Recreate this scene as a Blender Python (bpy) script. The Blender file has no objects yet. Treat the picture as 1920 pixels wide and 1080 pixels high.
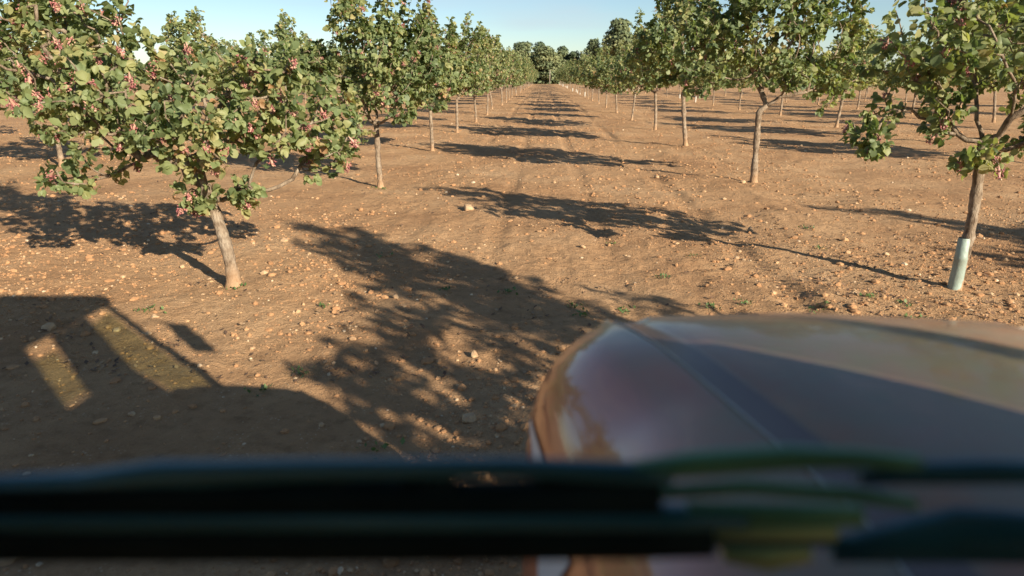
import bpy, math, random
import numpy as np
from mathutils import Vector, Matrix

R = math.radians
scene = bpy.context.scene
col = scene.collection

# ------------------------------------------------------------------ camera
CAM_H = 2.0
PITCH, YAW = 17.15, 2.57
cd = bpy.data.cameras.new('camera')
cam = bpy.data.objects.new('camera', cd); col.objects.link(cam)
cam.location = (0, 0, CAM_H)
cam.rotation_euler = (R(90 - PITCH), 0, R(YAW))
cd.sensor_width = 36; cd.lens = 24
cd.clip_start = 0.02; cd.clip_end = 8000
cd.dof.use_dof = True; cd.dof.focus_distance = 11.0; cd.dof.aperture_fstop = 2.3
scene.camera = cam

# ------------------------------------------------------------------ light
SUN_EL = 22.0
SUN_V = Vector((0.67 * math.cos(R(SUN_EL)), -0.742 * math.cos(R(SUN_EL)), math.sin(R(SUN_EL)))).normalized()
sd = bpy.data.lights.new('sun', 'SUN'); sd.energy = 5.0; sd.angle = R(0.53); sd.color = (1.0, 0.88, 0.72)
sun = bpy.data.objects.new('sun', sd); col.objects.link(sun)
sun.rotation_euler = SUN_V.to_track_quat('Z', 'Y').to_euler()

w = bpy.data.worlds.new('World'); scene.world = w; w.use_nodes = True
nt = w.node_tree; nt.nodes.clear()
out = nt.nodes.new('ShaderNodeOutputWorld'); bg = nt.nodes.new('ShaderNodeBackground')
sky = nt.nodes.new('ShaderNodeTexSky'); sky.sky_type = 'NISHITA'; sky.sun_disc = False
sky.sun_elevation = R(SUN_EL); sky.sun_rotation = math.atan2(SUN_V.x, SUN_V.y)
sky.air_density = 1.0; sky.dust_density = 0.25; sky.ozone_density = 2.6; sky.altitude = 600
tcw = nt.nodes.new('ShaderNodeTexCoord'); mp = nt.nodes.new('ShaderNodeMapping')
mp.inputs['Scale'].default_value = (1.5, 1.5, 9.0)
nz = nt.nodes.new('ShaderNodeTexNoise'); nz.inputs['Scale'].default_value = 2.2; nz.inputs['Detail'].default_value = 5
rp = nt.nodes.new('ShaderNodeValToRGB'); rp.color_ramp.elements[0].position = 0.54; rp.color_ramp.elements[1].position = 0.80
mx = nt.nodes.new('ShaderNodeMixRGB'); mx.inputs[2].default_value = (5.2, 5.8, 6.4, 1)
ml = nt.nodes.new('ShaderNodeMath'); ml.operation = 'MULTIPLY'; ml.inputs[1].default_value = 0.5
nt.links.new(tcw.outputs['Generated'], mp.inputs['Vector']); nt.links.new(mp.outputs[0], nz.inputs['Vector'])
nt.links.new(nz.outputs['Fac'], rp.inputs[0]); nt.links.new(rp.outputs[0], ml.inputs[0])
nt.links.new(ml.outputs[0], mx.inputs[0]); nt.links.new(sky.outputs[0], mx.inputs[1])
nt.links.new(mx.outputs[0], bg.inputs['Color']); bg.inputs['Strength'].default_value = 0.062
nt.links.new(bg.outputs[0], out.inputs['Surface'])

scene.view_settings.view_transform = 'Standard'; scene.view_settings.look = 'None'
scene.view_settings.exposure = 1.02; scene.view_settings.gamma = 1.0
scene.render.engine = 'CYCLES'
scene.cycles.use_denoising = True
scene.cycles.max_bounces = 8; scene.cycles.transparent_max_bounces = 12
scene.cycles.diffuse_bounces = 3; scene.cycles.glossy_bounces = 3; scene.cycles.transmission_bounces = 4
scene.cycles.caustics_reflective = False; scene.cycles.caustics_refractive = False
scene.cycles.sample_clamp_indirect = 4.0

# ------------------------------------------------------------------ helpers
def mesh(name, v, polys, smooth=True):
    """polys: list of (k, array Mxk) blocks"""
    me = bpy.data.meshes.new(name)
    v = np.asarray(v, np.float32)
    me.vertices.add(len(v)); me.vertices.foreach_set('co', v.ravel())
    loops = []; starts = []; n = 0
    for f in polys:
        f = np.asarray(f, np.int32)
        if len(f) == 0: continue
        k = f.shape[1]
        loops.append(f.ravel()); starts.append(n + np.arange(len(f)) * k); n += f.size
    loops = np.concatenate(loops); starts = np.concatenate(starts)
    me.loops.add(len(loops)); me.loops.foreach_set('vertex_index', loops)
    me.polygons.add(len(starts)); me.polygons.foreach_set('loop_start', starts.astype(np.int32))
    me.polygons.foreach_set('use_smooth', np.full(len(starts), smooth))
    me.update(calc_edges=True); me.validate()
    return me

def attr(me, name, vals):
    a = me.attributes.new(name, 'FLOAT', 'POINT'); a.data.foreach_set('value', np.asarray(vals, np.float32))

def link(name, me, mat=None, parent=None, loc=None):
    o = bpy.data.objects.new(name, me); col.objects.link(o)
    if mat is not None and me is not None and not me.materials: me.materials.append(mat)
    if parent: o.parent = parent
    if loc is not None: o.location = loc
    return o

def tag(o, label=None, cat=None, group=None, kind=None):
    if label: o['label'] = label
    if cat: o['category'] = cat
    if group: o['group'] = group
    if kind: o['kind'] = kind
    return o

class MB:
    """collects shapes into one mesh"""
    def __init__(s): s.v = []; s.q = []; s.t = []; s.n = 0
    def add(s, v, q=(), t=()):
        v = np.asarray(v, float)
        if len(q): s.q.append(np.asarray(q) + s.n)
        if len(t): s.t.append(np.asarray(t) + s.n)
        s.v.append(v); s.n += len(v)
    def box(s, c, size, rot=None, bev=0.0):
        hx, hy, hz = [a / 2 for a in size]
        if bev <= 0: bev = min(hx, hy, hz) * 0.12
        xs = [-1, 1]; pts = []; idx = {}
        for a in xs:
            for b in xs:
                for d in xs:
                    for k in range(3):
                        p = [a * (hx - (0 if k == 0 else bev)), b * (hy - (0 if k == 1 else bev)), d * (hz - (0 if k == 2 else bev))]
                        idx[(a, b, d, k)] = len(pts); pts.append(p)
        q = []; t = []
        I = lambda a, b, d, k: idx[(a, b, d, k)]
        for sg in xs:
            q.append([I(sg, -1, -1, 0), I(sg, 1, -1, 0), I(sg, 1, 1, 0), I(sg, -1, 1, 0)])
            q.append([I(-1, sg, -1, 1), I(1, sg, -1, 1), I(1, sg, 1, 1), I(-1, sg, 1, 1)])
            q.append([I(-1, -1, sg, 2), I(1, -1, sg, 2), I(1, 1, sg, 2), I(-1, 1, sg, 2)])
        for a in xs:
            for b in xs:
                q.append([I(a, b, -1, 0), I(a, b, 1, 0), I(a, b, 1, 1), I(a, b, -1, 1)])
                q.append([I(a, -1, b, 0), I(a, 1, b, 0), I(a, 1, b, 2), I(a, -1, b, 2)])
                q.append([I(-1, a, b, 1), I(1, a, b, 1), I(1, a, b, 2), I(-1, a, b, 2)])
        for a in xs:
            for b in xs:
                for d in xs: t.append([I(a, b, d, 0), I(a, b, d, 1), I(a, b, d, 2)])
        P = np.array(pts)
        if rot is not None: P = P @ np.array(rot.to_matrix()).T
        s.add(P + np.array(c), q, t)
    def tube(s, path, rad, n=10, caps=True):
        path = np.asarray(path, float); m = len(path)
        rad = np.broadcast_to(np.asarray(rad, float), (m,))
        tang = np.gradient(path, axis=0); tang /= np.linalg.norm(tang, axis=1)[:, None] + 1e-12
        ref = np.array([0.0, 0, 1]) if abs(tang[0][2]) < 0.9 else np.array([1.0, 0, 0])
        V = []
        u = np.cross(tang[0], ref); u /= np.linalg.norm(u)
        a = np.arange(n) * 2 * math.pi / n
        for i in range(m):
            u = u - tang[i] * (u @ tang[i]); u /= np.linalg.norm(u) + 1e-12
            b = np.cross(tang[i], u)
            V.append(path[i] + rad[i] * (np.cos(a)[:, None] * u + np.sin(a)[:, None] * b))
        V = np.concatenate(V)
        q = []
        for i in range(m - 1):
            for j in range(n):
                k = (j + 1) % n
                q.append([i * n + j, i * n + k, (i + 1) * n + k, (i + 1) * n + j])
        t = []
        if caps:
            V = np.concatenate([V, path[:1], path[-1:]])
            for j in range(n):
                k = (j + 1) % n
                t.append([m * n, k, j]); t.append([m * n + 1, (m - 1) * n + j, (m - 1) * n + k])
        s.add(V, q, t)
    def lathe(s, c, prof, n=32, axis='x'):
        prof = np.asarray(prof, float); m = len(prof)
        a = np.arange(n) * 2 * math.pi / n
        V = []
        for (r_, h_) in prof:
            ring = np.stack([np.full(n, h_), r_ * np.cos(a), r_ * np.sin(a)], 1)
            if axis == 'z': ring = ring[:, [1, 2, 0]]
            if axis == 'y': ring = ring[:, [1, 0, 2]]
            V.append(ring)
        V = np.concatenate(V) + np.array(c)
        q = [[i * n + j, i * n + (j + 1) % n, (i + 1) * n + (j + 1) % n, (i + 1) * n + j] for i in range(m - 1) for j in range(n)]
        s.add(V, q)
    def grid(s, P):
        P = np.asarray(P); a, b = P.shape[:2]
        i, j = np.meshgrid(np.arange(a - 1), np.arange(b - 1), indexing='ij')
        k = (i * b + j).ravel()
        s.add(P.reshape(-1, 3), np.stack([k, k + 1, k + b + 1, k + b], 1))
    def build(s, name, mat, parent=None, smooth=True, loc=None):
        pol = []
        if s.q: pol.append(np.concatenate(s.q))
        if s.t: pol.append(np.concatenate(s.t))
        return link(name, mesh(name, np.concatenate(s.v), pol, smooth), mat, parent, loc)

# value noise ------------------------------------------------------
_tab = np.random.RandomState(5).rand(512, 512)
def vnoise(x, y):
    xi = np.floor(x).astype(int); yi = np.floor(y).astype(int)
    fx = x - xi; fy = y - yi
    fx = fx * fx * (3 - 2 * fx); fy = fy * fy * (3 - 2 * fy)
    a = _tab[xi % 512, yi % 512]; b = _tab[(xi + 1) % 512, yi % 512]
    c = _tab[xi % 512, (yi + 1) % 512]; d = _tab[(xi + 1) % 512, (yi + 1) % 512]
    return (a * (1 - fx) + b * fx) * (1 - fy) + (c * (1 - fx) + d * fx) * fy - 0.5

def ground_z(x, y):
    x = np.asarray(x, float); y = np.asarray(y, float)
    d = np.hypot(x, y)
    far = np.clip(1 - (d - 120) / 80, 0, 1)
    h = 0.10 * vnoise(x / 3.1 + 7, y / 3.9 + 3) + 0.055 * vnoise(x / 0.9 + 31, y / 1.0 + 11)
    h += 0.032 * vnoise(x / 0.34 + 5, y / 0.30 + 71)
    cl = np.maximum(0, vnoise(x / 0.13 + 51, y / 0.12 + 17)) * np.clip(vnoise(x / 1.4, y / 1.7) + 0.35, 0, 1)
    h += 0.092 * cl + 0.062 * np.maximum(0, vnoise(x / 0.075 + 151, y / 0.07 + 117)) * np.clip(vnoise(x / 0.9 + 8, y / 1.1 + 2) + 0.3, 0, 1)
    h += 0.030 * vnoise(x / 0.15 + 0.25 * np.sin(y / 7.0), y / 2.6 + 44) * np.clip(0.4 + 1.6 * vnoise(x / 2.5 + 60, y / 5.0), 0.1, 1)
    h += 0.010 * vnoise(x / 0.055 + 3, y / 0.055 + 9)
    for tx, wd in ((0.72, 0.16), (-0.62, 0.15), (2.35, .18), (-1.8, .18)):
        cx = tx + 0.04 * np.sin(y / 9.0 + tx) 
        u = np.abs(x - cx) / wd
        m = np.clip(1.3 - u, 0, 1); m = m * m * (3 - 2 * m)
        h = h * (1 - 0.7 * m) - 0.016 * m
        lug = np.sin((y + np.abs(x - cx) * 0.9) * 2 * math.pi / 0.27)
        h += 0.015 * lug * m * np.clip(vnoise(x / 2.0 + 90, y / 3.0) * 3 + 0.7, 0, 1)
    return h * far

# ------------------------------------------------------------------ materials
def newmat(name):
    m = bpy.data.materials.new(name); m.use_nodes = True
    return m, m.node_tree, m.node_tree.nodes['Principled BSDF']

def N(nt, t, **kw):
    n = nt.nodes.new(t)
    for k, v in kw.items():
        if k in n.inputs: n.inputs[k].default_value = v
        else: setattr(n, k, v)
    return n

def ramp(nt, stops):
    r = nt.nodes.new('ShaderNodeValToRGB'); cr = r.color_ramp
    while len(cr.elements) < len(stops): cr.elements.new(0.5)
    for e, (p, c) in zip(cr.elements, stops): e.position = p; e.color = (*c, 1)
    return r

def noisy(name, stops, scale=8, rough=0.6, bump=0.0, bscale=40, detail=5, **pr):
    m, t, b = newmat(name)
    tc = N(t, 'ShaderNodeTexCoord')
    n = N(t, 'ShaderNodeTexNoise', Scale=scale, Detail=detail); t.links.new(tc.outputs['Object'], n.inputs['Vector'])
    r = ramp(t, stops); t.links.new(n.outputs['Fac'], r.inputs[0]); t.links.new(r.outputs[0], b.inputs['Base Color'])
    b.inputs['Roughness'].default_value = rough
    for k, v in pr.items(): b.inputs[k.replace('_', ' ')].default_value = v
    if bump:
        n2 = N(t, 'ShaderNodeTexNoise', Scale=bscale, Detail=4); t.links.new(tc.outputs['Object'], n2.inputs['Vector'])
        bp = N(t, 'ShaderNodeBump', Strength=bump, Distance=0.02); t.links.new(n2.outputs['Fac'], bp.inputs['Height'])
        t.links.new(bp.outputs[0], b.inputs['Normal'])
    return m

def soil_mat():
    m, t, b = newmat('soil')
    tc = N(t, 'ShaderNodeTexCoord')
    L = t.links.new
    n1 = N(t, 'ShaderNodeTexNoise', Scale=0.45, Detail=6, Roughness=0.6)
    n2 = N(t, 'ShaderNodeTexNoise', Scale=9.0, Detail=8, Roughness=0.7)
    n3 = N(t, 'ShaderNodeTexNoise', Scale=70.0, Detail=4)
    for n in (n1, n2, n3): L(tc.outputs['Object'], n.inputs['Vector'])
    r1 = ramp(t, [(0.3, (0.36, 0.200, 0.100)), (0.5, (0.465, 0.275, 0.142)), (0.74, (0.54, 0.350, 0.195))])
    L(n1.outputs['Fac'], r1.inputs[0])
    r2 = ramp(t, [(0.28, (0.62, 0.60, 0.58)), (0.5, (1, 1, 1)), (0.75, (1.18, 1.18, 1.15))])
    L(n2.outputs['Fac'], r2.inputs[0])
    mu = N(t, 'ShaderNodeMixRGB', blend_type='MULTIPLY'); mu.inputs[0].default_value = 0.8
    L(r1.outputs[0], mu.inputs[1]); L(r2.outputs[0], mu.inputs[2])
    # pale grit flecks
    vo = N(t, 'ShaderNodeTexVoronoi', Scale=34.0); L(tc.outputs['Object'], vo.inputs['Vector'])
    rv = ramp(t, [(0.0, (1, 1, 1)), (0.16, (0.8, 0.8, 0.8)), (0.24, (0, 0, 0))]); L(vo.outputs['Distance'], rv.inputs[0])
    n4 = N(t, 'ShaderNodeTexNoise', Scale=5.0, Detail=3); L(tc.outputs['Object'], n4.inputs['Vector'])
    r4 = ramp(t, [(0.5, (0, 0, 0)), (0.62, (1, 1, 1))]); L(n4.outputs['Fac'], r4.inputs[0])
    mm = N(t, 'ShaderNodeMath', operation='MULTIPLY'); L(rv.outputs[0], mm.inputs[0]); L(r4.outputs[0], mm.inputs[1])
    mg = N(t, 'ShaderNodeMixRGB'); mg.inputs[2].default_value = (0.60, 0.45, 0.29, 1)
    L(mm.outputs[0], mg.inputs[0]); L(mu.outputs[0], mg.inputs[1])
    L(mg.outputs[0], b.inputs['Base Color'])
    b.inputs['Roughness'].default_value = 0.95; b.inputs['Specular IOR Level'].default_value = 0.1
    ad = N(t, 'ShaderNodeMath', operation='ADD'); L(n2.outputs['Fac'], ad.inputs[0])
    m3 = N(t, 'ShaderNodeMath', operation='MULTIPLY'); m3.inputs[1].default_value = 0.35; L(n3.outputs['Fac'], m3.inputs[0])
    L(m3.outputs[0], ad.inputs[1])
    bp = N(t, 'ShaderNodeBump', Strength=1.0, Distance=0.06); L(ad.outputs[0], bp.inputs['Height'])
    L(bp.outputs[0], b.inputs['Normal'])
    return m

def attr_mat(name, at, stops, rough=0.6, trans=0.0, tcol=None, spec=0.5, objrand=0.0):
    m, t, b = newmat(name); L = t.links.new
    a = N(t, 'ShaderNodeAttribute', attribute_name=at)
    r = ramp(t, stops); src = a.outputs['Fac']
    if objrand:
        oi = N(t, 'ShaderNodeObjectInfo')
        mr = N(t, 'ShaderNodeMath', operation='MULTIPLY_ADD'); mr.inputs[1].default_value = objrand; mr.inputs[2].default_value = -objrand / 2
        L(oi.outputs['Random'], mr.inputs[0])
        ad = N(t, 'ShaderNodeMath', operation='ADD'); L(src, ad.inputs[0]); L(mr.outputs[0], ad.inputs[1]); src = ad.outputs[0]
    L(src, r.inputs[0]); L(r.outputs[0], b.inputs['Base Color'])
    b.inputs['Roughness'].default_value = rough; b.inputs['Specular IOR Level'].default_value = spec
    if trans:
        tr = N(t, 'ShaderNodeBsdfTranslucent')
        hs = N(t, 'ShaderNodeMixRGB', blend_type='MULTIPLY'); hs.inputs[0].default_value = 1; hs.inputs[2].default_value = (*tcol, 1)
        L(r.outputs[0], hs.inputs[1]); L(hs.outputs[0], tr.inputs['Color'])
        ms = N(t, 'ShaderNodeMixShader'); ms.inputs[0].default_value = trans
        L(b.outputs[0], ms.inputs[1]); L(tr.outputs[0], ms.inputs[2])
        L(ms.outputs[0], t.nodes['Material Output'].inputs['Surface'])
    return m

M = {}
M['soil'] = soil_mat()
M['stone'] = attr_mat('stone', 'tone', [(0, (0.37, 0.200, 0.098)), (0.55, (0.45, 0.265, 0.135)), (0.88, (0.51, 0.35, 0.205)), (1, (0.58, 0.46, 0.32))], 0.92, spec=0.15)
M['rock'] = noisy('rock', [(0.3, (0.42, 0.25, 0.13)), (0.6, (0.51, 0.35, 0.20)), (0.8, (0.57, 0.44, 0.29))], 14, 0.92, 0.6, 60)
LEAF = [(0.0, (0.095, 0.132, 0.062)), (0.35, (0.175, 0.218, 0.092)), (0.60, (0.255, 0.278, 0.118)), (0.82, (0.34, 0.32, 0.140)),
        (0.95, (0.37, 0.30, 0.145)), (1.0, (0.38, 0.22, 0.11))]
M['leaf'] = attr_mat('pistachio_leaf', 'hue', LEAF, 0.52, 0.36, (1.5, 1.65, 0.75), 0.35, 0.12)
M['nut'] = attr_mat('pistachio_nut', 'hue', [(0, (0.20, 0.050, 0.058)), (0.5, (0.34, 0.110, 0.108)), (0.85, (0.44, 0.21, 0.165)), (1, (0.46, 0.32, 0.20))], 0.5)
m, t, b = newmat('bark'); L = t.links.new
tc = N(t, 'ShaderNodeTexCoord'); mpb = N(t, 'ShaderNodeMapping'); mpb.inputs['Scale'].default_value = (1, 1, 0.28); L(tc.outputs['Object'], mpb.inputs['Vector'])
n1 = N(t, 'ShaderNodeTexNoise', Scale=11.0, Detail=6); L(tc.outputs['Object'], n1.inputs['Vector'])
n2 = N(t, 'ShaderNodeTexNoise', Scale=60.0, Detail=5, Roughness=0.7); L(mpb.outputs[0], n2.inputs['Vector'])
ra = ramp(t, [(0.30, (0.15, 0.105, 0.070)), (0.5, (0.29, 0.22, 0.155)), (0.72, (0.40, 0.33, 0.25))]); L(n1.outputs['Fac'], ra.inputs[0])
rb = ramp(t, [(0.36, (0.42, 0.38, 0.35)), (0.55, (1, 1, 1))]); L(n2.outputs['Fac'], rb.inputs[0])
mu = N(t, 'ShaderNodeMixRGB', blend_type='MULTIPLY'); mu.inputs[0].default_value = 0.85; L(ra.outputs[0], mu.inputs[1]); L(rb.outputs[0], mu.inputs[2])
sz = N(t, 'ShaderNodeSeparateXYZ'); L(tc.outputs['Object'], sz.inputs[0])   # soil splashed up the foot of the trunk
mz = N(t, 'ShaderNodeMapRange'); mz.inputs[1].default_value = 0.0; mz.inputs[2].default_value = 0.28; mz.inputs[3].default_value = 0.75; mz.inputs[4].default_value = 0.0; L(sz.outputs['Z'], mz.inputs[0])
mxs = N(t, 'ShaderNodeMixRGB'); mxs.inputs[2].default_value = (0.46, 0.27, 0.14, 1); L(mz.outputs[0], mxs.inputs[0]); L(mu.outputs[0], mxs.inputs[1])
L(mxs.outputs[0], b.inputs['Base Color']); b.inputs['Roughness'].default_value = 0.92; b.inputs['Specular IOR Level'].default_value = 0.2
bp = N(t, 'ShaderNodeBump', Strength=1.0, Distance=0.02); L(n2.outputs['Fac'], bp.inputs['Height']); L(bp.outputs[0], b.inputs['Normal'])
M['bark'] = m
M['pine'] = attr_mat('pine_needles', 'hue', [(0, (0.085, 0.115, 0.065)), (0.5, (0.16, 0.190, 0.095)), (1, (0.22, 0.23, 0.11))], 0.7, 0.15, (1.2, 1.3, .8), 0.2, 0.35)
M['pinebark'] = noisy('pine_bark', [(0.3, (0.10, 0.07, 0.05)), (0.7, (0.22, 0.16, 0.12))], 6, 0.9)
M['weed'] = attr_mat('weed_leaf', 'hue', [(0, (0.05, 0.10, 0.03)), (1, (0.14, 0.20, 0.06))], 0.6, 0.2, (1.4, 1.5, .8))
M['litter'] = attr_mat('dry_leaf', 'hue', [(0, (0.07, 0.04, 0.025)), (0.6, (0.16, 0.09, 0.05)), (1, (0.34, 0.22, 0.12))], 0.85)
M['guard'] = noisy('tree_guard_plastic', [(0.3, (0.22, 0.25, 0.20)), (0.6, (0.30, 0.38, 0.33))], 5, 0.5, 0.2, 30)
M['wood'] = noisy('grey_wood', [(0.3, (0.25, 0.2, 0.16)), (0.7, (0.4, 0.34, 0.28))], 6, 0.9)
m, t, b = newmat('bonnet_paint')
tc = N(t, 'ShaderNodeTexCoord'); n = N(t, 'ShaderNodeTexNoise', Scale=5.0, Detail=5); t.links.new(tc.outputs['Object'], n.inputs['Vector'])
r = ramp(t, [(0.35, (0.36, 0.085, 0.030)), (0.7, (0.44, 0.14, 0.055))]); t.links.new(n.outputs['Fac'], r.inputs[0]); 
# settled dust: matte, patchy, thicker on level surfaces
ge = N(t, 'ShaderNodeNewGeometry'); sp = N(t, 'ShaderNodeSeparateXYZ'); t.links.new(ge.outputs['Normal'], sp.inputs[0])
n9 = N(t, 'ShaderNodeTexNoise', Scale=14.0, Detail=7, Roughness=0.7); t.links.new(tc.outputs['Object'], n9.inputs['Vector'])
rd = ramp(t, [(0.35, (0.45,) * 3), (0.7, (0.80,) * 3)]); t.links.new(n9.outputs['Fac'], rd.inputs[0])
zr = ramp(t, [(0.80, (0.04,) * 3), (0.985, (1,) * 3)]); t.links.new(sp.outputs['Z'], zr.inputs[0])
mdu = N(t, 'ShaderNodeMath', operation='MULTIPLY', use_clamp=True); t.links.new(rd.outputs[0], mdu.inputs[0]); t.links.new(zr.outputs[0], mdu.inputs[1])
mxd = N(t, 'ShaderNodeMixRGB'); mxd.inputs[2].default_value = (0.245, 0.265, 0.20, 1)
t.links.new(mdu.outputs[0], mxd.inputs[0]); t.links.new(r.outputs[0], mxd.inputs[1]); t.links.new(mxd.outputs[0], b.inputs['Base Color'])
icw = N(t, 'ShaderNodeMath', operation='SUBTRACT'); icw.inputs[0].default_value = 0.85; t.links.new(mdu.outputs[0], icw.inputs[1]); t.links.new(icw.outputs[0], b.inputs['Coat Weight'])
b.inputs['Specular IOR Level'].default_value = 0.3
rr = ramp(t, [(0.3, (0.3,) * 3), (0.7, (0.45,) * 3)]); t.links.new(n.outputs['Fac'], rr.inputs[0]); t.links.new(rr.outputs[0], b.inputs['Roughness'])
b.inputs['Coat Weight'].default_value = 1.0; b.inputs['Coat Roughness'].default_value = 0.07; b.inputs['Coat IOR'].default_value = 1.7
M['paint'] = m
M['band'] = noisy('dark_band_tone', [(0.3, (0.15, 0.085, 0.078)), (0.7, (0.18, 0.11, 0.10))], 6, 0.5, Specular_IOR_Level=0.3, Coat_Weight=0.35, Coat_Roughness=0.2)  # darker brown tone for the strip beside the crease
M['lip'] = noisy('edge_glint_tint', [(0.3, (0.42, 0.36, 0.28)), (0.7, (0.55, 0.48, 0.38))], 9, 0.6)  # beige of the sunlit bonnet edge, put into the base colour
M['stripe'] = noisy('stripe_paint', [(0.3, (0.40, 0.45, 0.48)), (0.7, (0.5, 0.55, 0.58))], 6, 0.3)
M['black'] = noisy('black_rubber', [(0.3, (0.006, 0.014, 0.018)), (0.7, (0.012, 0.026, 0.030))], 12, 0.75, Specular_IOR_Level=0.12)
M['teal'] = noisy('dark_blue_plastic', [(0.3, (0.030, 0.125, 0.165)), (0.7, (0.045, 0.165, 0.215))], 6, 0.35)
M['green'] = noisy('green_reflection_tint', [(0.3, (0.13, 0.30, 0.17)), (0.7, (0.17, 0.38, 0.22))], 5, 0.4)  # green of the windscreen reflection, put into solid strips
M['lime'] = noisy('pale_green_reflection_tint', [(0.3, (0.50, 0.56, 0.26)), (0.7, (0.58, 0.64, 0.30))], 5, 0.4)  # brightest yellow-green of that reflection, as base colour
M['cab'] = noisy('dark_cab_metal', [(0.3, (0.03, 0.03, 0.03)), (0.7, (0.05, 0.05, 0.05))], 6, 0.5)
M['tyre'] = noisy('tyre_rubber', [(0.3, (0.018, 0.017, 0.016)), (0.7, (0.05, 0.04, 0.032))], 6, 0.9)
m, t, b = newmat('green_tinted_glass'); t.nodes.remove(b)
tr = N(t, 'ShaderNodeBsdfTransparent'); tr.inputs['Color'].default_value = (0.36, 0.41, 0.28, 1)
gl = N(t, 'ShaderNodeBsdfGlossy'); gl.inputs['Roughness'].default_value = 0.02
ms = N(t, 'ShaderNodeMixShader'); ms.inputs[0].default_value = 0.06
t.links.new(tr.outputs[0], ms.inputs[1]); t.links.new(gl.outputs[0], ms.inputs[2]); t.links.new(ms.outputs[0], t.nodes['Material Output'].inputs['Surface'])
M['tint'] = m
m, t, b = newmat('clear_glass'); t.nodes.remove(b)
tr = N(t, 'ShaderNodeBsdfTransparent'); tr.inputs['Color'].default_value = (0.97, 0.985, 0.975, 1)
t.links.new(tr.outputs[0], t.nodes['Material Output'].inputs['Surface'])
M['clear'] = m

# ------------------------------------------------------------------ ground
def axis_pos(d0, g, lim):
    p = [0.0]
    while p[-1] < lim: p.append(p[-1] + d0 + g * p[-1])
    return np.array(p)
xp = axis_pos(0.035, 0.010, 3000); xs = np.concatenate([-xp[::-1][:-1], xp])
yf = axis_pos(0.040, 0.0062, 3500); yb = axis_pos(0.08, 0.03, 3000)
ys = np.concatenate([-yb[::-1][:-1], yf])
gx, gy = np.meshgrid(xs, ys, indexing='ij')
gz = ground_z(gx, gy)
g = MB(); g.grid(np.stack([gx, gy, gz], -1))
ground = g.build('ground', M['soil'])
tag(ground, 'ploughed reddish brown orchard soil strewn with stones', None, None, 'structure')

# ------------------------------------------------------------------ stones
_ico = None
def ico(sub=1):
    import bmesh
    bm = bmesh.new(); bmesh.ops.create_icosphere(bm, subdivisions=sub, radius=1)
    v = np.array([x.co[:] for x in bm.verts]); f = np.array([[x.index for x in q.verts] for q in bm.faces]); bm.free()
    return v, f
IV, IF = ico(1); IV2, IF2 = ico(2); IV3, IF3 = ico(3)

def in_view(x, y, mar=0.1):
    c = 0.9555 * y + 0.295 * CAM_H
    u = x / np.maximum(c, 0.1) + 0.047
    return (np.abs(u) < 0.75 + mar) & (y > 0.8)

def scatter(rng, n, ymax, smin, smax, power=1.0):
    X = []; Y = []
    while sum(len(a) for a in X) < n:
        y = 1.0 + (ymax - 1.0) * rng.rand(n * 2) ** power
        x = (rng.rand(n * 2) * 2 - 1) * (0.85 * y + 1.5)
        keep = in_view(x, y)
        cl = vnoise(x / 1.7 + 20, y / 1.9 + 40) + 0.12 * (x > 0.8) + 0.5
        keep &= rng.rand(len(x)) < np.clip(2.6 * np.maximum(cl, 0) ** 2.6 + 0.06, 0.06, 1)
        X.append(x[keep]); Y.append(y[keep])
    x = np.concatenate(X)[:n]; y = np.concatenate(Y)[:n]
    s = smin * (smax / smin) ** (rng.rand(n) ** 2.2)
    return x, y, s

def stones_mesh(name, rng, sets):
    V = []; F = []; T = []; off = 0
    for (x, y, s, bv, bf) in sets:
        n = len(x)
        z = ground_z(x, y)
        v = np.repeat(bv[None], n, 0)
        v = v * (1 + 0.32 * (rng.rand(n, len(bv), 1) - 0.5))
        sc = np.stack([0.75 + 0.6 * rng.rand(n), 0.75 + 0.6 * rng.rand(n), 0.5 + 0.4 * rng.rand(n)], 1)
        v = v * sc[:, None] * s[:, None, None]
        a = rng.rand(n) * 6.283; ca, sa = np.cos(a)[:, None], np.sin(a)[:, None]
        v = np.stack([v[..., 0] * ca - v[..., 1] * sa, v[..., 0] * sa + v[..., 1] * ca, v[..., 2]], -1)
        v[..., 0] += x[:, None]; v[..., 1] += y[:, None]; v[..., 2] += (z + s * 0.12)[:, None]
        V.append(v.reshape(-1, 3))
        F.append((bf[None] + (np.arange(n) * len(bv))[:, None, None] + off).reshape(-1, 3)); off += n * len(bv)
        T.append(np.repeat(np.clip(rng.rand(n) ** 3.0, 0, 1), len(bv)))
    me = mesh(name, np.concatenate(V), [np.concatenate(F)], False)
    attr(me, 'tone', np.concatenate(T))
    return me
rng = np.random.RandomState(11)
sets = []
x, y, s = scatter(rng, 22000, 11, 0.005, 0.014, 1.3); sets.append((x, y, s, IV, IF))
x, y, s = scatter(rng, 11000, 32, 0.010, 0.028, 1.15); sets.append((x, y, s, IV, IF))
x, y, s = scatter(rng, 8000, 75, 0.018, 0.048, 1.1); sets.append((x, y, s, IV, IF))
x, y, s = scatter(rng, 40, 16, 0.026, 0.045, 0.9); sets.append((x, y, s, IV2, IF2))
gravel = link('gravel', stones_mesh('gravel', rng, sets), M['stone'])
tag(gravel, 'small pale stones and clods scattered over the soil', 'gravel', None, 'stuff')

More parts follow.
